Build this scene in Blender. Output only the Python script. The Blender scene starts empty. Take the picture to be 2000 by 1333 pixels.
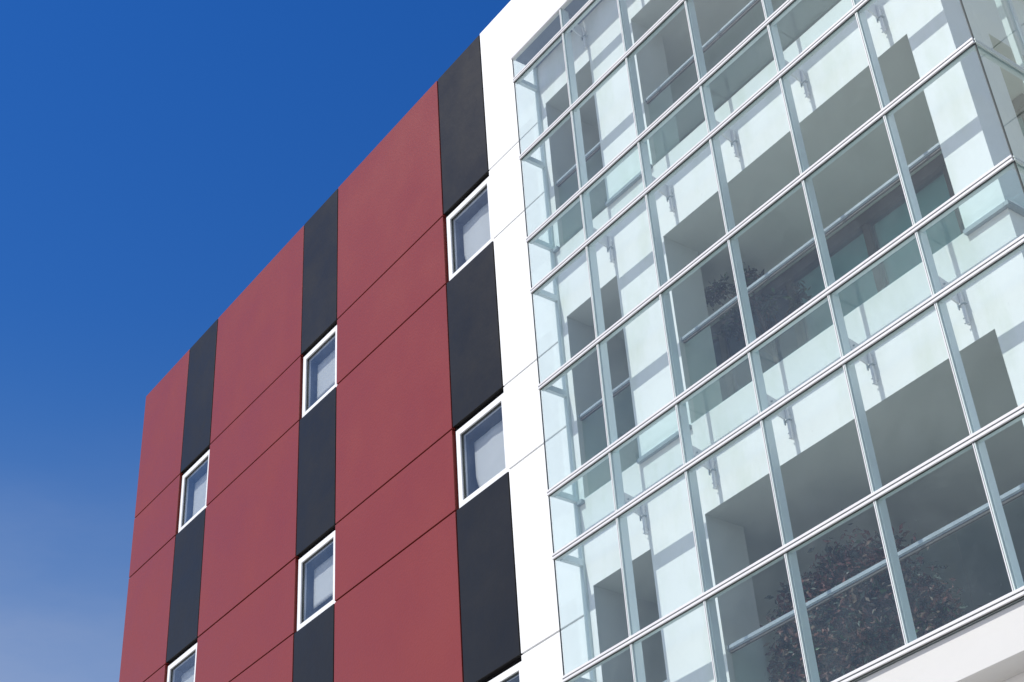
import bpy, bmesh, math, random
from mathutils import Matrix, Vector
random.seed(7)
scene = bpy.context.scene
COL = scene.collection

# ------------------------------------------------------------------ units
# the design grid is in glazing bays (1 bay = 1.15 m); W() turns grid units into metres
S = 1.15
CZ = -4.628                      # camera height on the grid
def W(x, y, z): return Vector((x*S, y*S, (z-CZ)*S + 1.65))
GZ = CZ - 1.65/S                 # ground level on the grid

# ------------------------------------------------------------------ camera
cam_d = bpy.data.cameras.new('camera'); cam = bpy.data.objects.new('camera', cam_d); COL.objects.link(cam)
R = [[0.58888528, 0.8060825, -0.05869523], [-0.49888082, 0.30539939, -0.811079], [-0.6358711, 0.5069144, 0.58198431]]
m = Matrix.Identity(4)
for i in range(3):
    m[i][0] = R[0][i]; m[i][1] = -R[1][i]; m[i][2] = -R[2][i]
p = W(10.668, -8.840, CZ)
for i in range(3): m[i][3] = p[i]
cam.matrix_world = m
cam_d.sensor_width = 36; cam_d.lens = 3019.87/2000*36
cam_d.clip_end = 5000
scene.camera = cam

# ------------------------------------------------------------------ world and sun
SUN_DIR = Vector((0.16, 1.0, -1.37)).normalized()       # the way the light travels
ELEV = math.asin(-SUN_DIR.z); ROT = math.atan2(-SUN_DIR.x, -SUN_DIR.y)
wd = bpy.data.worlds.new('World'); scene.world = wd; wd.use_nodes = True
wn = wd.node_tree.nodes; wl = wd.node_tree.links
bg = wn['Background']; bg.inputs[1].default_value = 0.13
sky = wn.new('ShaderNodeTexSky'); sky.sky_type = 'NISHITA'; sky.sun_disc = False
sky.sun_elevation = ELEV; sky.sun_rotation = ROT
sky.air_density = 1.0; sky.dust_density = 0.6; sky.ozone_density = 3.0
# the clear deep blue of the photograph: paler towards the horizon, deeper overhead, the same all round
tcw = wn.new('ShaderNodeTexCoord'); sxyz = wn.new('ShaderNodeSeparateXYZ'); wl.new(tcw.outputs['Generated'], sxyz.inputs[0])
ramp = wn.new('ShaderNodeValToRGB'); cr = ramp.color_ramp; cr.interpolation = 'B_SPLINE'
cr.elements[0].position = 0.0; cr.elements[0].color = (1.0, 0.80, 0.75, 1)
cr.elements[1].position = 0.80; cr.elements[1].color = (0.075, 0.335, 0.72, 1)
e = cr.elements.new(0.39); e.color = (0.78, 0.72, 0.72, 1)
e = cr.elements.new(0.50); e.color = (0.22, 0.44, 0.67, 1)
e = cr.elements.new(0.60); e.color = (0.115, 0.36, 0.69, 1)
wl.new(sxyz.outputs[2], ramp.inputs[0])
mul = wn.new('ShaderNodeVectorMath'); mul.operation = 'MULTIPLY'
# the deep blue gives way to a whiter glow around the sun, behind the camera
dt = wn.new('ShaderNodeVectorMath'); dt.operation = 'DOT_PRODUCT'; dt.inputs[1].default_value = (-SUN_DIR.x, -SUN_DIR.y, -SUN_DIR.z)
wl.new(tcw.outputs['Generated'], dt.inputs[0])
gl_ = wn.new('ShaderNodeMapRange'); gl_.interpolation_type = 'SMOOTHSTEP'
gl_.inputs[1].default_value = 0.58; gl_.inputs[2].default_value = 0.97
wl.new(dt.outputs['Value'], gl_.inputs[0])
mxs = wn.new('ShaderNodeMix'); mxs.data_type = 'RGBA'; mxs.inputs[7].default_value = (0.95, 0.82, 0.72, 1)
wl.new(gl_.outputs[0], mxs.inputs[0]); wl.new(ramp.outputs[0], mxs.inputs[6])
wl.new(sky.outputs[0], mul.inputs[0]); wl.new(mxs.outputs[2], mul.inputs[1])
sc = wn.new('ShaderNodeVectorMath'); sc.operation = 'SCALE'; sc.inputs['Scale'].default_value = 1.6
wl.new(mul.outputs[0], sc.inputs[0]); # thin veils of high haze, all round, fading out upwards
nz_ = wn.new('ShaderNodeTexNoise'); nz_.inputs['Scale'].default_value = 3.2; nz_.inputs['Detail'].default_value = 7; nz_.inputs['Roughness'].default_value = 0.55
mpw = wn.new('ShaderNodeMapping'); mpw.inputs['Scale'].default_value = (1, 1, 3.0)
wl.new(tcw.outputs['Generated'], mpw.inputs[0]); wl.new(mpw.outputs[0], nz_.inputs['Vector'])
hz1 = wn.new('ShaderNodeMapRange'); hz1.interpolation_type = 'SMOOTHSTEP'
hz1.inputs[1].default_value = 0.42; hz1.inputs[2].default_value = 0.75; hz1.inputs[3].default_value = 0.0; hz1.inputs[4].default_value = 0.45
wl.new(nz_.outputs[0], hz1.inputs[0])
hz2 = wn.new('ShaderNodeMapRange'); hz2.interpolation_type = 'SMOOTHSTEP'
hz2.inputs[1].default_value = 0.56; hz2.inputs[2].default_value = 0.36; hz2.inputs[3].default_value = 0.0; hz2.inputs[4].default_value = 1.0
wl.new(sxyz.outputs[2], hz2.inputs[0])
hzm = wn.new('ShaderNodeMath'); hzm.operation = 'MULTIPLY'; wl.new(hz1.outputs[0], hzm.inputs[0]); wl.new(hz2.outputs[0], hzm.inputs[1])
veil = wn.new('ShaderNodeMix'); veil.data_type = 'RGBA'; veil.inputs[7].default_value = (2.7, 3.2, 4.5, 1)
wl.new(hzm.outputs[0], veil.inputs[0]); wl.new(sc.outputs[0], veil.inputs[6]); wl.new(veil.outputs[2], bg.inputs[0])
sd = bpy.data.lights.new('sun', 'SUN'); sd.energy = 4.2; sd.angle = math.radians(0.5); sd.color = (1.0, 0.96, 0.9)
so = bpy.data.objects.new('sun', sd); COL.objects.link(so)
so.rotation_euler = SUN_DIR.to_track_quat('-Z', 'Y').to_euler()
so.location = (0, -20, 40)
scene.view_settings.view_transform = 'Standard'; scene.view_settings.look = 'None'
scene.view_settings.exposure = 0.0; scene.view_settings.gamma = 1
scene.view_settings.use_curve_mapping = False
scene.cycles.transparent_max_bounces = 24
scene.cycles.max_bounces = 10

# ------------------------------------------------------------------ materials
def mat(name, col, rough=0.5, metal=0.0, spec=0.5, var=0.0, scale=3.0, bump=0.0, bscale=60.0, streak=None, coat=0.0):
    M = bpy.data.materials.new(name); M.use_nodes = True
    n = M.node_tree.nodes; l = M.node_tree.links; b = n['Principled BSDF']
    b.inputs['Base Color'].default_value = (*col, 1); b.inputs['Roughness'].default_value = rough
    b.inputs['Metallic'].default_value = metal; b.inputs['Specular IOR Level'].default_value = spec
    b.inputs['Coat Weight'].default_value = coat; b.inputs['Coat Roughness'].default_value = 0.25
    tc = n.new('ShaderNodeNewGeometry')
    if var > 0:
        no = n.new('ShaderNodeTexNoise'); no.inputs['Scale'].default_value = scale; no.inputs['Detail'].default_value = 6
        no.inputs['Roughness'].default_value = 0.6
        l.new(tc.outputs['Position'], no.inputs['Vector'])
        mr = n.new('ShaderNodeMapRange'); mr.inputs[1].default_value = 0.3; mr.inputs[2].default_value = 0.7
        mr.inputs[3].default_value = 1-var; mr.inputs[4].default_value = 1+var
        l.new(no.outputs[0], mr.inputs[0])
        mx = n.new('ShaderNodeVectorMath'); mx.operation = 'SCALE'; mx.inputs[0].default_value = col
        l.new(mr.outputs[0], mx.inputs['Scale']); src = mx.outputs[0]
        if streak:
            mp = n.new('ShaderNodeMapping'); mp.inputs['Scale'].default_value = streak[1]
            l.new(tc.outputs['Position'], mp.inputs[0])
            n2 = n.new('ShaderNodeTexNoise'); n2.inputs['Scale'].default_value = 1; n2.inputs['Detail'].default_value = 8
            n2.inputs['Roughness'].default_value = 0.65
            l.new(mp.outputs[0], n2.inputs['Vector'])
            m2 = n.new('ShaderNodeMapRange'); m2.inputs[1].default_value = 0.48; m2.inputs[2].default_value = 0.78
            m2.inputs[3].default_value = 0; m2.inputs[4].default_value = streak[2]
            l.new(n2.outputs[0], m2.inputs[0])
            mi = n.new('ShaderNodeMix'); mi.data_type = 'RGBA'
            l.new(m2.outputs[0], mi.inputs[0]); l.new(src, mi.inputs[6]); mi.inputs[7].default_value = (*streak[0], 1)
            src = mi.outputs[2]
        l.new(src, b.inputs['Base Color'])
        r2 = n.new('ShaderNodeMapRange'); r2.inputs[1].default_value = 0.3; r2.inputs[2].default_value = 0.7
        r2.inputs[3].default_value = max(0.02, rough-0.06); r2.inputs[4].default_value = min(1, rough+0.06)
        l.new(no.outputs[0], r2.inputs[0]); l.new(r2.outputs[0], b.inputs['Roughness'])
    if bump > 0:
        nb = n.new('ShaderNodeTexNoise'); nb.inputs['Scale'].default_value = bscale; nb.inputs['Detail'].default_value = 4
        l.new(tc.outputs['Position'], nb.inputs['Vector'])
        bp = n.new('ShaderNodeBump'); bp.inputs['Strength'].default_value = bump; bp.inputs['Distance'].default_value = 0.01
        l.new(nb.outputs[0], bp.inputs['Height']); l.new(bp.outputs[0], b.inputs['Normal'])
    return M

def glass(name, tint, dirt=0.03, ior=1.5, wave=0.0):
    M = bpy.data.materials.new(name); M.use_nodes = True
    n = M.node_tree.nodes; l = M.node_tree.links
    n.remove(n['Principled BSDF']); out = n['Material Output']
    t = n.new('ShaderNodeBsdfTransparent'); t.inputs[0].default_value = (*tint, 1)
    g = n.new('ShaderNodeBsdfGlossy'); g.inputs['Roughness'].default_value = 0.0; g.inputs[0].default_value = (1, 1, 1, 1)
    f = n.new('ShaderNodeFresnel'); f.inputs[0].default_value = ior
    d = n.new('ShaderNodeBsdfDiffuse'); d.inputs[0].default_value = (0.62, 0.68, 0.68, 1)
    geo = n.new('ShaderNodeNewGeometry')
    # the same index seen from either face of the pane (no total internal reflection in a thin sheet)
    bf = n.new('ShaderNodeMapRange'); bf.inputs[3].default_value = ior; bf.inputs[4].default_value = 1/ior
    l.new(geo.outputs['Backfacing'], bf.inputs[0]); l.new(bf.outputs[0], f.inputs[0])
    no = n.new('ShaderNodeTexNoise'); no.inputs['Scale'].default_value = 2.2; no.inputs['Detail'].default_value = 9; no.inputs['Roughness'].default_value = 0.72
    l.new(geo.outputs['Position'], no.inputs['Vector'])
    mr = n.new('ShaderNodeMapRange'); mr.inputs[1].default_value = 0.42; mr.inputs[2].default_value = 0.75
    mr.inputs[3].default_value = dirt*0.4; mr.inputs[4].default_value = dirt*2.2
    l.new(no.outputs[0], mr.inputs[0])
    sp = n.new('ShaderNodeTexNoise'); sp.inputs['Scale'].default_value = 38; sp.inputs['Detail'].default_value = 2
    l.new(geo.outputs['Position'], sp.inputs['Vector'])
    sm = n.new('ShaderNodeMapRange'); sm.inputs[1].default_value = 0.70; sm.inputs[2].default_value = 0.80; sm.inputs[3].default_value = 0; sm.inputs[4].default_value = min(0.3, dirt*12)
    l.new(sp.outputs[0], sm.inputs[0])
    ad = n.new('ShaderNodeMath'); ad.operation = 'ADD'; l.new(mr.outputs[0], ad.inputs[0]); l.new(sm.outputs[0], ad.inputs[1]); mr = ad
    m1 = n.new('ShaderNodeMixShader'); m2 = n.new('ShaderNodeMixShader')
    l.new(mr.outputs[0], m1.inputs[0]); l.new(t.outputs[0], m1.inputs[1]); l.new(d.outputs[0], m1.inputs[2])
    l.new(f.outputs[0], m2.inputs[0]); l.new(m1.outputs[0], m2.inputs[1]); l.new(g.outputs[0], m2.inputs[2])
    if wave > 0:
        nb = n.new('ShaderNodeTexNoise'); nb.inputs['Scale'].default_value = 1.3
        l.new(geo.outputs['Position'], nb.inputs['Vector'])
        bp = n.new('ShaderNodeBump'); bp.inputs['Strength'].default_value = wave; bp.inputs['Distance'].default_value = 0.02
        l.new(nb.outputs[0], bp.inputs['Height']); l.new(bp.outputs[0], g.inputs['Normal'])
    l.new(m2.outputs[0], out.inputs[0])
    return M

M_RED = mat('red_render', (0.212, 0.027, 0.021), 0.40, spec=0.45, var=0.015, scale=0.9, bump=0.30, bscale=25, streak=((0.25, 0.045, 0.038), (0.9, 1, 0.35), 0.15))
M_BLACK = mat('charcoal_render', (0.0085, 0.0075, 0.0065), 0.42, spec=0.32, var=0.07, scale=1.4, bump=0.25, bscale=9, streak=((0.018, 0.018, 0.018), (0.6, 1, 0.4), 0.4))
M_WHITE = mat('white_render', (0.83, 0.84, 0.84), 0.6, spec=0.4, var=0.012, scale=1.3, bump=0.12, bscale=12, streak=((0.60, 0.62, 0.58), (1.1, 1, 0.45), 0.16))
M_WALLIN = mat('white_wall_paint', (0.82, 0.82, 0.81), 0.6, spec=0.3, var=0.02, scale=1.6, bump=0.15, bscale=14, streak=((0.60, 0.64, 0.52), (2.2, 1, 0.7), 0.6))
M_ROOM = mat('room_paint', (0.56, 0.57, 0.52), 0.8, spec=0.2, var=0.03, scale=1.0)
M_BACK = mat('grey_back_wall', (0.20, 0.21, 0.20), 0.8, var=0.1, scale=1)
M_CORE = mat('dark_backing', (0.012, 0.012, 0.014), 0.9, spec=0.1, var=0.1)
M_GROOVE = mat('grey_joint_backing', (0.06, 0.06, 0.065), 0.9, spec=0.1, var=0.1)
M_ALU = mat('white_aluminium', (0.72, 0.72, 0.73), 0.38, spec=0.5, var=0.02, scale=5)
M_ALUG = mat('grey_aluminium', (0.58, 0.66, 0.64), 0.42, metal=0.0, spec=0.5, var=0.03, scale=4)
M_FIN = mat('bluegrey_aluminium', (0.68, 0.76, 0.77), 0.45, spec=0.5, var=0.04, scale=4)
M_SEAL = mat('dark_seal', (0.05, 0.06, 0.06), 0.6, spec=0.3, var=0.1)
M_STEEL = mat('grey_steel', (0.36, 0.41, 0.44), 0.45, metal=0.2, spec=0.5, var=0.08, scale=8)
M_RAIL = mat('brushed_rail', (0.42, 0.47, 0.50), 0.35, metal=0.3, var=0.08, scale=6)
M_UPVC = mat('white_window_frame', (0.82, 0.83, 0.83), 0.35, spec=0.5, var=0.015, scale=5)
M_JAMB = mat('window_reveal', (0.09, 0.10, 0.12), 0.7, spec=0.2, var=0.06)
M_BLIND = mat('blind_fabric', (0.68, 0.66, 0.58), 0.9, spec=0.1, var=0.04, scale=2)
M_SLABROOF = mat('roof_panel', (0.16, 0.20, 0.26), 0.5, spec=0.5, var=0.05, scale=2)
M_CANOPY = mat('cream_canopy_paint', (0.62, 0.62, 0.60), 0.7, spec=0.3, var=0.02, scale=1.5, streak=((0.52, 0.5, 0.45), (0.6, 1, 2.0), 0.3))
M_FLOOR = mat('room_floor', (0.35, 0.33, 0.30), 0.6, var=0.1, scale=3)
M_BROWN = mat('brown_window_frame', (0.10, 0.09, 0.08), 0.5, var=0.1)
M_CURT = mat('pale_curtain', (0.46, 0.58, 0.58), 0.9, spec=0.1, var=0.12, scale=2)
M_BARK = mat('bark', (0.09, 0.06, 0.045), 0.9, var=0.3, scale=20, bump=0.5, bscale=40)
M_POT = mat('clay_pot', (0.30, 0.14, 0.09), 0.8, var=0.1, scale=6)
M_SOIL = mat('soil', (0.04, 0.03, 0.02), 0.95, var=0.3, scale=20)
M_LEAFS = [mat('leaf_dark', (0.030, 0.045, 0.030), 0.5, var=0.3, scale=12), mat('leaf_red', (0.17, 0.065, 0.05), 0.5, var=0.3, scale=12),
           mat('leaf_brown', (0.12, 0.075, 0.05), 0.55, var=0.3, scale=12), mat('leaf_green', (0.05, 0.10, 0.03), 0.5, var=0.2, scale=12)]
M_GROUND = mat('pale_paving', (0.40, 0.38, 0.35), 0.85, var=0.12, scale=0.6, bump=0.2, bscale=8)
G_FRONT = glass('tinted_glass', (0.934, 0.966, 0.966), 0.014, ior=1.42)
G_SHELF = glass('green_shelf_glass', (0.92, 0.97, 0.965), 0.03)
G_RAIL = glass('balustrade_glass', (0.91, 0.96, 0.955), 0.002, ior=1.14)
G_WIN = glass('window_glass', (0.88, 0.91, 0.95), 0.012)
G_MID = glass('inner_pane_glass', (0.80, 0.90, 0.90), 0.03)
G_DARK = glass('inner_window_glass', (0.45, 0.58, 0.68), 0.03)

# ------------------------------------------------------------------ builders
def link(name, bm, m, parent=None, smooth=False):
    me = bpy.data.meshes.new(name)
    bmesh.ops.recalc_face_normals(bm, faces=bm.faces)
    bm.to_mesh(me); bm.free()
    for x in (m if isinstance(m, (list, tuple)) else [m]): me.materials.append(x)
    if smooth:
        for f in me.polygons: f.use_smooth = True
    o = bpy.data.objects.new(name, me); COL.objects.link(o)
    if parent is not None:
        o.parent = parent; o.matrix_parent_inverse = Matrix.Translation(parent.location).inverted()
    return o
def vbox(bm, x0, x1, y0, y1, z0, z1, mi=0, world=False):
    P = (lambda a, b, c: Vector((a, b, c))) if world else W
    v = [bm.verts.new(P(x, y, z)) for x in (x0, x1) for y in (y0, y1) for z in (z0, z1)]
    for q in ((0, 1, 3, 2), (4, 6, 7, 5), (0, 4, 5, 1), (2, 3, 7, 6), (0, 2, 6, 4), (1, 5, 7, 3)):
        f = bm.faces.new([v[i] for i in q]); f.material_index = mi
    return v
def part(name, m, parent, *boxes, bevel=0.0, label=None, kind=None):
    bm = bmesh.new()
    for b in boxes: vbox(bm, *b)
    if bevel: bmesh.ops.bevel(bm, geom=list(bm.edges), offset=bevel, segments=1, affect='EDGES')
    o = link(name, bm, m, parent)
    if label: o['label'] = label
    if kind: o['kind'] = kind
    return o
def thing(name, label, cat, at, group=None):
    o = bpy.data.objects.new(name, None); COL.objects.link(o); o.location = at; o.empty_display_size = 0.3
    o['label'] = label; o['category'] = cat
    if group: o['group'] = group
    return o
def holed(bm, u0, u1, z0, z1, t0, t1, holes, side=False, mats2=False):
    """a wall of thickness t0..t1 with rectangular holes (u0,u1,z0,z1); side=True runs along Y"""
    us = sorted({u0, u1, *[h[0] for h in holes], *[h[1] for h in holes]}); zs = sorted({z0, z1, *[h[2] for h in holes], *[h[3] for h in holes]})
    vs = {}
    def V(i, j, t):
        k = (i, j, t)
        if k not in vs: vs[k] = bm.verts.new(W(t, us[i], zs[j]) if side else W(us[i], t, zs[j]))
        return vs[k]
    def solid(i, j):
        if i < 0 or j < 0 or i >= len(us)-1 or j >= len(zs)-1: return False
        c = (us[i]+us[i+1])/2; d = (zs[j]+zs[j+1])/2
        return not any(h[0] < c < h[1] and h[2] < d < h[3] for h in holes)
    for i in range(len(us)-1):
        for j in range(len(zs)-1):
            if not solid(i, j): continue
            for t in (t0, t1): bm.faces.new([V(i, j, t), V(i+1, j, t), V(i+1, j+1, t), V(i, j+1, t)])
            for (di, dj, a, b) in ((-1, 0, (i, j), (i, j+1)), (1, 0, (i+1, j), (i+1, j+1)), (0, -1, (i, j), (i+1, j)), (0, 1, (i, j+1), (i+1, j+1))):
                if not solid(i+di, j+dj): 
                    f = bm.faces.new([V(*a, t0), V(*b, t0), V(*b, t1), V(*a, t1)]); f.material_index = 1 if mats2 and 0 <= i+di < len(us)-1 and 0 <= j+dj < len(zs)-1 else 0

def tube(bm, pts, rad, seg=8, mi=0):
    rings = []
    for k, p in enumerate(pts):
        a = pts[max(0, k-1)]; b = pts[min(len(pts)-1, k+1)]; d = (b-a).normalized()
        u = d.orthogonal().normalized(); v = d.cross(u); r = rad[k] if isinstance(rad, (list, tuple)) else rad
        rings.append([bm.verts.new(p + (u*math.cos(2*math.pi*i/seg)+v*math.sin(2*math.pi*i/seg))*r) for i in range(seg)])
    for a, b in zip(rings, rings[1:]):
        for i in range(seg):
            f = bm.faces.new([a[i], a[(i+1) % seg], b[(i+1) % seg], b[i]]); f.material_index = mi
    bm.faces.new(rings[0][::-1]); bm.faces.new(rings[-1])

# ------------------------------------------------------------------ grid
D = 0.351                                     # wall face behind the glass
H = 3.3434
FX = [-11.618, -9.877, -8.832, -5.913, -4.881, -2.1365, -1.0975]
ROOF = 11.30
JU = [8.772, 5.4075, 2.056, 2.056-H, 2.056-2*H]        # upper joints, heads of the window bands
JL = [7.627, 4.285, 0.930, 0.930-H, 0.930-2*H]
ZT = {0: 9.669, 1: 9.2706, 2: 7.9727, 3: 6.6892, 4: 5.9463, 5: 4.6407, 6: 3.325, 7: 2.5933, 8: 1.2879, 9: 0.0}
HEADS = [8.945, 5.638, 2.302]; SILLS = [6.62, 3.297, -0.046]
XR = 5.640                                    # right corner of the building
YB = 10.0

# ------------------------------------------------------------------ ground
bm = bmesh.new()
vbox(bm, -900, 900, -900, 900, -0.5, 0.0, world=True)
g = link('ground', bm, M_GROUND); g['kind'] = 'structure'

# ------------------------------------------------------------------ building
bld = thing('office_building', 'tall building with red and charcoal panels beside a white wall with square windows', 'building', W(-3, 4, GZ))
holes = []
for c in (1, 3, 5):
    for ju, jl in zip(JU, JL): holes.append((FX[c]+0.01, FX[c+1]-0.01, jl+0.0, ju-0.0))
bm = bmesh.new(); holed(bm, FX[0]+0.03, -1.12, GZ, ROOF-0.05, D+0.062, D+0.30, holes); link('backing_wall', bm, M_CORE, bld)
part('backing_wall', M_GROOVE, bld, (-1.117, 0.045, D+0.062, D+0.30, GZ, ROOF-0.05))
gv = 0.012
bands = []                                     # (z0,z1,is_window_band)
top = ROOF
for ju, jl in zip(JU, JL):
    bands.append((ju, top, False)); bands.append((jl, ju, True)); top = jl
bands.append((GZ, top, False))
for c in range(6):
    x0, x1 = FX[c], FX[c+1]
    black = c % 2 == 1
    for (z0, z1, win) in bands:
        if black and win: continue
        off = random.uniform(-0.0015, 0.0015)
        e0 = 0.0 if c == 0 else gv
        ztop = z1 if z1 == ROOF else z1-gv*0.9
        part('charcoal_panel' if black else 'red_panel', M_BLACK if black else M_RED, bld,
             (x0+e0, x1-gv, D+off, D+0.06, z0+gv*0.9, ztop), bevel=0.004)
for (z0, z1, win) in bands:
    ztop = z1 if z1 == ROOF else z1-0.011
    part('white_panel', M_WHITE, bld, (FX[6]+0.012, 0.045, D, D+0.06, z0+0.011, ztop), bevel=0.002)
# the white wall behind the glass, with its openings
wh = []
for hd, sl in zip(HEADS, SILLS):
    wh.append((0.150, 1.035, sl, hd)); wh.append((1.812, 5.222, sl, hd))
bm = bmesh.new(); holed(bm, 0.048, XR, GZ, ROOF, D, 0.84, wh, mats2=True); link('opening_wall', bm, [M_WALLIN, M_ROOM], bld)
bm = bmesh.new(); holed(bm, 0.843, YB, GZ, ROOF, XR-0.32, XR, [(0.99, 2.9, sl, hd) for hd, sl in zip(HEADS, SILLS)], side=True, mats2=True)
link('side_wall', bm, [M_WALLIN, M_ROOM], bld)
part('left_side_wall', M_RED, bld, (FX[0], FX[0]+0.3, D+0.303, YB, GZ, ROOF-0.01))
WY = 4.23                                      # the wing that stands forward on the right, mirrored in the side glass
M_WING = mat('pale_render', (0.42, 0.45, 0.42), 0.7, spec=0.3, var=0.03, scale=1.0)
part('backing_wall', M_GROOVE, bld, (XR+0.003, 16.0, WY+0.06, YB, GZ, ROOF))
for (z0, z1, win) in bands:
    for q in range(1):
        part('wing_panel', M_WING, bld, (XR+0.013, 16.0, WY, WY+0.058, z0+0.012, z1-0.012))
part('rear_wall', M_WHITE, bld, (FX[0], XR, YB+0.003, YB+0.3, GZ, ROOF))
part('roof', M_SLABROOF, bld, (FX[0]+0.31, -0.2, D+0.305, YB, ROOF-0.5, ROOF-0.25), (-0.19, XR-0.325, 0.845, YB, ROOF-0.5, ROOF-0.25))
# rooms behind the openings
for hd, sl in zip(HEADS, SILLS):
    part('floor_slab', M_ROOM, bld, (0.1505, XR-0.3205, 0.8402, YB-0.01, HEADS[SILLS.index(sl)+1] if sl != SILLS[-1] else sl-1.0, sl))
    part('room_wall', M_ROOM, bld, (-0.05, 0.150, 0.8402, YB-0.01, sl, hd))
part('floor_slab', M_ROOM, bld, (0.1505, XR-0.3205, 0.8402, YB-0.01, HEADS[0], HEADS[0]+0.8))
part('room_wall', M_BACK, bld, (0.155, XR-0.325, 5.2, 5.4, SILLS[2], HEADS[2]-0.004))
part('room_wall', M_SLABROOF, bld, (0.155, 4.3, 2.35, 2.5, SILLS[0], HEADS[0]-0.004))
# glazed partition of the middle floor
gl = part('inner_window', M_BROWN, bld, *([(x, x+0.085, 1.90, 1.98, SILLS[1], HEADS[1]-0.14) for x in (0.19, 0.94, 2.03, 3.16, 4.25, 5.22)]
          + [(0.16, XR-0.33, 1.88, 1.99, HEADS[1]-0.14, HEADS[1]-0.006)]))
xs = (0.275, 0.94, 2.03, 3.16, 4.25, 5.22)
for a, b in zip(xs, xs[1:]):
    part('pane', G_DARK if a < 2 else G_MID, gl, (a+0.09 if a > 0.5 else a, b-0.003, 1.93, 1.94, SILLS[1], HEADS[1]-0.143))
    if a > 2: part('curtain', M_CURT, gl, (a+0.09, b-0.02, 2.00, 2.02, SILLS[1], HEADS[1]-0.02))
# windows in the panelled wall
for ci, c in enumerate((1, 3, 5)):
    for ri, (ju, jl) in enumerate(zip(JU, JL)):
        x0 = FX[c]+0.030; x1 = FX[c+1]-0.004; z0 = jl+0.004; z1 = ju-0.050
        fw = 0.078; y0 = D+0.030; y1 = D+0.115
        fr = part('window', M_UPVC, bld, (x0, x0+fw, y0, y1, z0, z1), (x1-fw, x1, y0, y1, z0, z1),
                  (x0+fw, x1-fw, y0, y1, z0, z0+fw), (x0+fw, x1-fw, y0, y1, z1-fw, z1))
        ix0, ix1, iz0, iz1 = x0+fw, x1-fw, z0+fw, z1-fw
        part('gasket', M_SEAL, fr, (ix0, ix0+0.012, y0+0.02, y0+0.05, iz0, iz1), (ix1-0.012, ix1, y0+0.02, y0+0.05, iz0, iz1),
             (ix0+0.012, ix1-0.012, y0+0.02, y0+0.05, iz1-0.012, iz1), (ix0+0.012, ix1-0.012, y0+0.02, y0+0.05, iz0, iz0+0.012))
        part('pane', G_WIN, fr, (ix0+0.001, ix1-0.001, y0+0.028, y0+0.036, iz0+0.001, iz1-0.001))
        yb = D+0.50
        bm = bmesh.new(); holed(bm, x0-0.05, x1+0.05, z0-0.05, z1+0.05, y1+0.003, yb, [(ix0-0.01, ix1+0.01, iz0-0.01, iz1+0.01)])
        vbox(bm, x0-0.05, x1+0.05, yb+0.003, yb+0.05, z0-0.05, z1+0.05)
        link('reveal', bm, M_JAMB, fr)
        hem = {0: 0.02, 1: 0.24, 2: 0.02}[ci] if ri < 4 else 0.1
        bm = bmesh.new()
        # blind: gently wavy sheet with thickness, its lower left corner swept aside on the right-hand windows
        nx, nz = 16, 10; by = D+0.200
        grid = []
        for s in (0, 1):
            layer = []
            for i in range(nx+1):
                row = []
                for j in range(nz+1):
                    v = j/nz; left = ix0+0.05
                    if ci == 2: left += 0.10*max(0, (0.42-v)/0.42)**1.3 + 0.03*max(0, 0.42-v)
                    x = left + (ix1-0.005-left)*i/nx
                    z = (iz0+hem) + (iz1-0.09-iz0-hem)*v  # blind stops short of the head; dark gap above stands in for its shaded part
                    w = 0.0015*math.sin(i*1.3+ri)+(0.004*math.sin(i*0.6) if ci == 2 else 0)
                    row.append(bm.verts.new(W(x, by+w+s*0.006, z)))
                layer.append(row)
            grid.append(layer)
        for s in (0, 1):
            for i in range(nx):
                for j in range(nz): bm.faces.new([grid[s][i][j], grid[s][i+1][j], grid[s][i+1][j+1], grid[s][i][j+1]])
        for i in range(nx):
            for j in (0, nz): bm.faces.new([grid[0][i][j], grid[0][i+1][j], grid[1][i+1][j], grid[1][i][j]])
        for j in range(nz):
            for i in (0, nx): bm.faces.new([grid[0][i][j], grid[0][i][j+1], grid[1][i][j+1], grid[1][i][j]])
        link('blind', bm, M_BLIND, fr, smooth=True)

# ------------------------------------------------------------------ canopy below the glass
cn = thing('canopy', 'cream canopy slab running along under the glass bay', 'canopy', W(3, 0.2, -0.3))
part('fascia', M_CANOPY, cn, (-0.02, 6.02, 0.015, 0.06, -0.385, -0.044), bevel=0.004)
part('drip_edge', M_STEEL, cn, (-0.02, 6.02, 0.03, D-0.003, -0.044, -0.04))
part('soffit', M_CANOPY, cn, (-0.02, 6.02, 0.063, D-0.003, -0.37, -0.046), (XR+0.003, 6.02, D, 4.0, -0.37, -0.046))

# ------------------------------------------------------------------ glass bay
gb = thing('glass_bay', 'glass curtain wall bay with white transoms hung in front of the white wall', 'glass bay', W(3, 0, 0))
NB = 6; YS = 4.22
MUL = 0.024
# transoms: two flat caps with a dark seam, and an inner body
def transom(z, name='transom'):
    t = part(name, M_ALU, gb, (-0.005, 6.01, -0.024, -0.002, z+0.005, z+0.030), (-0.005, 6.01, -0.024, -0.002, z-0.030, z-0.005), bevel=0.003)
    part('seam', M_SEAL, t, (0, 6.0, -0.019, -0.004, z-0.0045, z+0.0045))
    part('rail', M_FIN, t, (0.0, 5.995, 0.016, 0.055, z-0.028, z+0.028))
    part('seal', M_SEAL, t, (0.0, 6.0, -0.010, -0.002, z-0.038, z-0.0305))
    # returns on both sides
    s = part('side_rail', M_ALUG, t, (6.002, 6.020, 0.0, YS, z+0.004, z+0.024), (6.002, 6.020, 0.0, YS, z-0.024, z-0.004), (5.945, 5.985, 0.058, YS, z-0.026, z+0.026))
    part('side_rail', M_FIN, t, (0.016, 0.062, 0.058, D-0.032, z-0.036, z+0.036))
    return t
for k in range(1, 10): transom(ZT[k])
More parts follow.
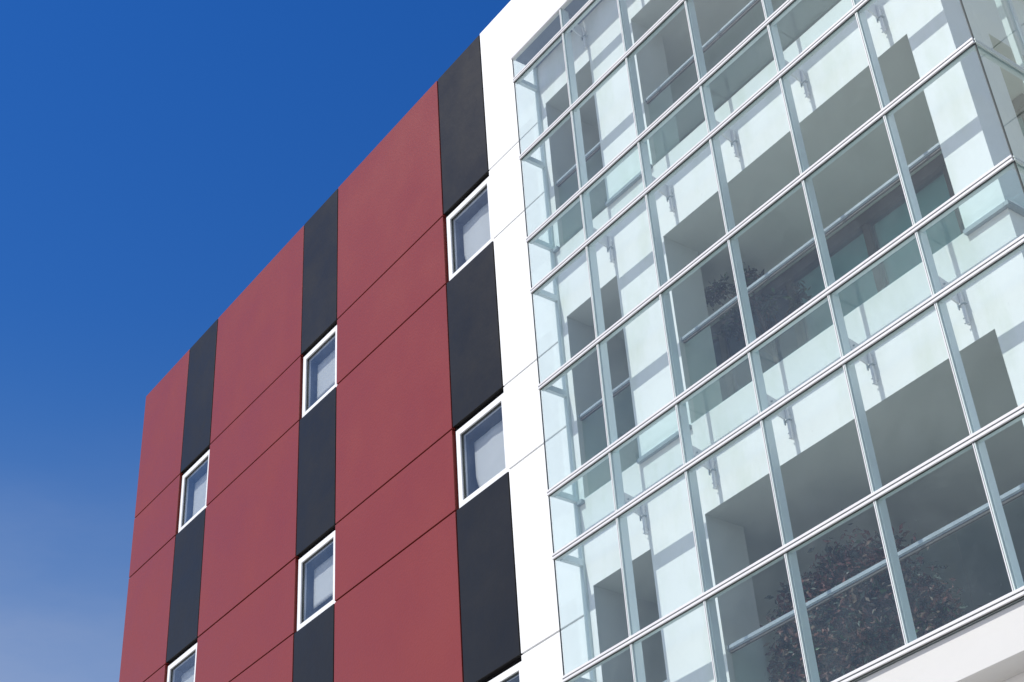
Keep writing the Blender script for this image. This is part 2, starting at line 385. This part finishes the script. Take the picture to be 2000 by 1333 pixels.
t = part('roof_edge', M_ALU, gb, (-0.01, 6.02, -0.02, 0.04, ZT[0]-0.012, ZT[0]+0.024), bevel=0.003)
part('roof_panel', M_SLABROOF, gb, *[(i+0.004, i+0.996, 0.043, D-0.003, ZT[0]-0.008, ZT[0]+0.020) for i in range(6)], (XR+0.003, 6.01, D, YS, ZT[0]-0.008, ZT[0]+0.020))
levels = [ZT[k] for k in range(10)]
gaps = [(levels[k+1]+0.006, levels[k]-0.006) for k in range(9)]
for i in range(1, NB):
    mu = bpy.data.objects.new('mullion', None)
    mm = part('mullion', M_ALU, gb, *[(i-0.014, i-0.005, -0.012, -0.001, levels[k+1]+0.031, levels[k]-0.039 if k else levels[k]-0.013) for k in range(9)], bevel=0.0)
    part('seam', M_SEAL, mm, *[(i-0.0048, i-0.0012, -0.008, -0.001, levels[k+1]+0.031, levels[k]-0.039 if k else levels[k]-0.013) for k in range(9)])
    part('edge', M_ALUG, mm, *[(i-0.001, i+0.010, -0.010, -0.001, levels[k+1]+0.031, levels[k]-0.039 if k else levels[k]-0.013) for k in range(9)])
    part('fin', M_FIN, mm, *[(i-0.016, i+0.016, 0.017, 0.108, levels[k+1]+0.030, levels[k]-0.030 if k else levels[k]-0.01) for k in range(9)],
         *[(i-0.016, i+0.016, 0.057, 0.108, levels[k]-0.030, levels[k]+0.030) for k in range(1, 10)])
    bpy.data.objects.remove(mu)
part('corner_seal', M_SEAL, gb, (-0.008, 0.0, -0.001, 0.012, ZT[9], ZT[0]-0.013))
part('corner_seal', M_SEAL, gb, (6.0, 6.011, -0.004, 0.010, ZT[9], ZT[0]-0.013))
for (z0, z1) in gaps:
    for i in range(NB):
        part('pane', G_FRONT, gb, (i+0.004, i+0.996, 0.0, 0.012, z0, z1))
    part('pane', G_FRONT, gb, (0.001, 0.013, 0.016, D-0.004, z0, z1))
    y = 0.02
    for y1 in (0.85, 1.75, 2.65, 3.5, YS):
        part('pane', G_FRONT, gb, (5.987, 5.999, y, y1-0.006, z0, z1)); y = y1+0.006
for y1 in (0.85, 1.75, 2.65, 3.5):
    part('side_mullion', M_ALUG, gb, (6.0005, 6.012, y1-0.022, y1+0.022, ZT[9]+0.05, ZT[0]-0.013), (5.88, 5.934, y1-0.02, y1+0.02, ZT[9], ZT[0]-0.01))
# channel where the left return meets the wall
ch = part('wall_channel', M_ALUG, gb, (0.0, 0.060, D-0.030, D-0.002, ZT[9], ZT[0]-0.02))
# horizontal glass shelves closing the gap at the slab level
for z in (ZT[3], ZT[6], ZT[9]+0.002):
    zz = z-0.036
    for i in range(NB):
        x1 = i+0.994
        part('shelf_pane', G_SHELF, gb, (i+0.006 if i else 0.07, x1 if i < 5 else 5.93, 0.058, D-0.004, zz, zz+0.012))
    part('shelf_angle', M_STEEL, gb, (1.037, 1.81, D-0.045, D-0.002, zz-0.046, zz-0.006), (5.225, XR, D-0.045, D-0.002, zz-0.046, zz-0.006), (0.062, 0.148, D-0.045, D-0.002, zz-0.046, zz-0.006),
         (XR+0.002, XR+0.045, D-0.045, YS, zz-0.046, zz-0.006))
    for i in range(6):
        part('shelf_pane', G_SHELF, gb, (XR+0.048, 5.93, D+0.004+i*0.62, D-0.006+(i+1)*0.62, zz, zz+0.012))

# brackets tying each mullion back to the wall
def bracket(x, z, root):
    ax = x+0.024
    bm = bmesh.new()
    # arm: a deep plate that drops towards the wall
    def quadbox(pts, x0, x1, mi=0):
        a = [bm.verts.new(W(x0, y, zz)) for y, zz in pts]; b = [bm.verts.new(W(x1, y, zz)) for y, zz in pts]
        bm.faces.new(a); bm.faces.new(b[::-1])
        for i in range(len(pts)):
            j = (i+1) % len(pts); bm.faces.new([a[i], a[j], b[j], b[i]])
    quadbox([(0.109, z+0.270), (0.312, z+0.235), (0.320, z+0.085), (0.285, z+0.065), (0.109, z+0.115)], ax-0.022, ax-0.006)
    br = link('bracket', bm, M_ALU, root)
    part('fixing_angle', M_STEEL, br, (ax-0.034, ax-0.024, 0.109, 0.185, z+0.14, z+0.26), (ax-0.005, ax+0.010, 0.109, 0.175, z+0.13, z+0.15))
    part('anchor', M_ALU, br, (ax-0.004, ax+0.020, D-0.050, D-0.026, z-0.14, z+0.215), (ax+0.002, ax+0.014, D-0.026, D-0.001, z+0.12, z+0.16), (ax+0.002, ax+0.014, D-0.026, D-0.001, z-0.10, z-0.07))
    part('clamp', M_STEEL, br, (ax-0.030, ax+0.042, D-0.058, D-0.020, z+0.048, z+0.056), (ax-0.034, ax-0.026, D-0.056, D-0.040, z+0.02, z+0.08))
    bm = bmesh.new()
    for dz in (-0.07, -0.12):
        tube(bm, [W(ax-0.003, D-0.038, z+dz), W(ax-0.022, D-0.038, z+dz)], 0.007, 6)
    tube(bm, [W(ax-0.030, 0.15, z+0.205), W(ax+0.006, 0.15, z+0.205)], 0.010, 6)
    link('bolt', bm, M_STEEL, br)
for k in (1, 4, 7):
    for i in range(1, NB): bracket(i, ZT[k], gb)

# ------------------------------------------------------------------ railings in the openings
rl = [('wide', 'uppermost'), ('wide', 'middle'), ('wide', 'lowest')]
for wide in (True, False):
    for f, (sl, hd) in enumerate(zip(SILLS, HEADS)):
        x0, x1 = (1.812, 5.222) if wide else (0.150, 1.035)
        zr = sl + 1.0
        lab = '%s of the steel railings across the %s openings behind the glass' % (('uppermost', 'middle', 'lowest')[f], 'wide' if wide else 'narrow')
        r = thing('railing', lab, 'railing', W((x0+x1)/2, 0.42, sl), 'handrails across the wall openings')
        bm = bmesh.new()
        vbox(bm, x0+0.012, x1-0.012, D+0.03, D+0.080, zr-0.008, zr+0.040); bmesh.ops.bevel(bm, geom=list(bm.edges), offset=0.012, segments=2, affect='EDGES')
        link('handrail', bm, M_RAIL, r)
        part('glazing_channel', M_BROWN, r, (x0+0.012, x1-0.012, D+0.046, D+0.068, zr-0.032, zr-0.010))
        n = 4 if wide else 1
        for q in range(n):
            a = x0+0.012+(x1-x0-0.024)*q/n; b = x0+0.012+(x1-x0-0.024)*(q+1)/n
            part('glass_panel', G_RAIL, r, (a+0.006, b-0.006, D+0.052, D+0.062, sl+0.01, zr-0.047))
        bm = bmesh.new()
        for xx, s in ((x0, 1), (x1, -1)):
            tube(bm, [W(xx+s*0.001, D+0.057, zr+0.012), W(xx+s*0.011, D+0.057, zr+0.012)], 0.042, 12)
        link('wall_flange', bm, M_STEEL, r)

# ------------------------------------------------------------------ potted trees inside the openings
def leaf(bm, c, size, mi):
    d = Vector((random.gauss(0, 1), random.gauss(0, 1), random.gauss(-0.2, 0.8))).normalized()
    u = d.orthogonal().normalized(); u = (Matrix.Rotation(random.uniform(0, 6.28), 3, d) @ u)
    n = d.cross(u)
    L = size; w = size*random.uniform(0.16, 0.26)
    a = bm.verts.new(c); b = bm.verts.new(c+d*L*0.5+u*w+n*w*0.3); e = bm.verts.new(c+d*L); f = bm.verts.new(c+d*L*0.5-u*w+n*w*0.3)
    m0 = bm.verts.new(c+d*L*0.5)
    for q in ((a, b, m0), (b, e, m0), (e, f, m0), (f, a, m0)):
        ff = bm.faces.new(q); ff.material_index = mi
def potted_tree(label, base, crown_c, crown_r, nleaf, size, weights, seed, clusters):
    random.seed(seed)
    t = thing('potted_tree', label, 'potted tree', base)
    bm = bmesh.new()
    prof = [(0.20, 0), (0.24, 0.12), (0.28, 0.40), (0.30, 0.42), (0.30, 0.47), (0.26, 0.47), (0.25, 0.40)]
    rings = [[bm.verts.new(base+Vector((r*math.cos(a*math.pi/9), r*math.sin(a*math.pi/9), h))) for a in range(18)] for r, h in prof]
    for a, b in zip(rings, rings[1:]):
        for i in range(18): bm.faces.new([a[i], a[(i+1) % 18], b[(i+1) % 18], b[i]])
    bm.faces.new(rings[0][::-1]); link('pot', bm, M_POT, t)
    bm = bmesh.new(); v = [bm.verts.new(base+Vector((0.25*math.cos(a*math.pi/9), 0.25*math.sin(a*math.pi/9), 0.41))) for a in range(18)]
    w_ = [bm.verts.new(base+Vector((0.24*math.cos(a*math.pi/9), 0.24*math.sin(a*math.pi/9), 0.36))) for a in range(18)]
    bm.faces.new(v); bm.faces.new(w_[::-1])
    for i in range(18): bm.faces.new([v[i], v[(i+1) % 18], w_[(i+1) % 18], w_[i]])
    link('soil', bm, M_SOIL, t)
    bm = bmesh.new(); fork = base+Vector((0, 0, 0.41))*1.0 + (crown_c-base-Vector((0, 0, 0.41)))*0.45
    tube(bm, [base+Vector((0, 0, 0.38)), base.lerp(fork, 0.6)+Vector((0.03, -0.02, 0.1)), fork], [0.05, 0.042, 0.035], 8)
    cl = []
    for k in range(clusters):
        while True:
            q = Vector((random.uniform(-1, 1), random.uniform(-1, 1), random.uniform(-1, 1)))
            if 0.35 < q.length < 1: break
        c = crown_c + Vector((q.x*crown_r[0], q.y*crown_r[1], q.z*crown_r[2]))
        cl.append(c)
        mid = fork.lerp(c, 0.5)+Vector((random.uniform(-.06, .06), random.uniform(-.06, .06), 0.06))
        tube(bm, [fork, mid, c], [0.02, 0.012, 0.005], 5)
    link('trunk', bm, M_BARK, t)
    bm = bmesh.new()
    for k in range(nleaf):
        c = random.choice(cl)
        sp = 0.13 if clusters > 20 else 0.11
        q = c+Vector((random.gauss(0, sp*crown_r[0]/1.1), random.gauss(0, sp*crown_r[1]/1.1), random.gauss(0, sp*crown_r[2]/1.1)))
        leaf(bm, q, size*random.uniform(0.6, 1.4), random.choices(range(4), weights)[0])
    link('crown', bm, M_LEAFS, t)
    return t
potted_tree('big bushy potted tree with dark reddish leaves in the lowest wide opening', W(2.55, 1.45, SILLS[2]+0.0),
            W(2.60, 1.20, 0.74), (1.02, 0.55, 1.10), 46000, 0.085, (5, 5, 4, .6), 3, 150)
potted_tree('slim potted tree with sparse dark leaves in the middle wide opening', W(2.2, 1.45, SILLS[1]+0.0),
            W(2.05, 1.30, 5.02), (0.75, 0.45, 0.50), 1300, 0.085, (8, 0, 1, 1.5), 11, 12)
random.seed(5)
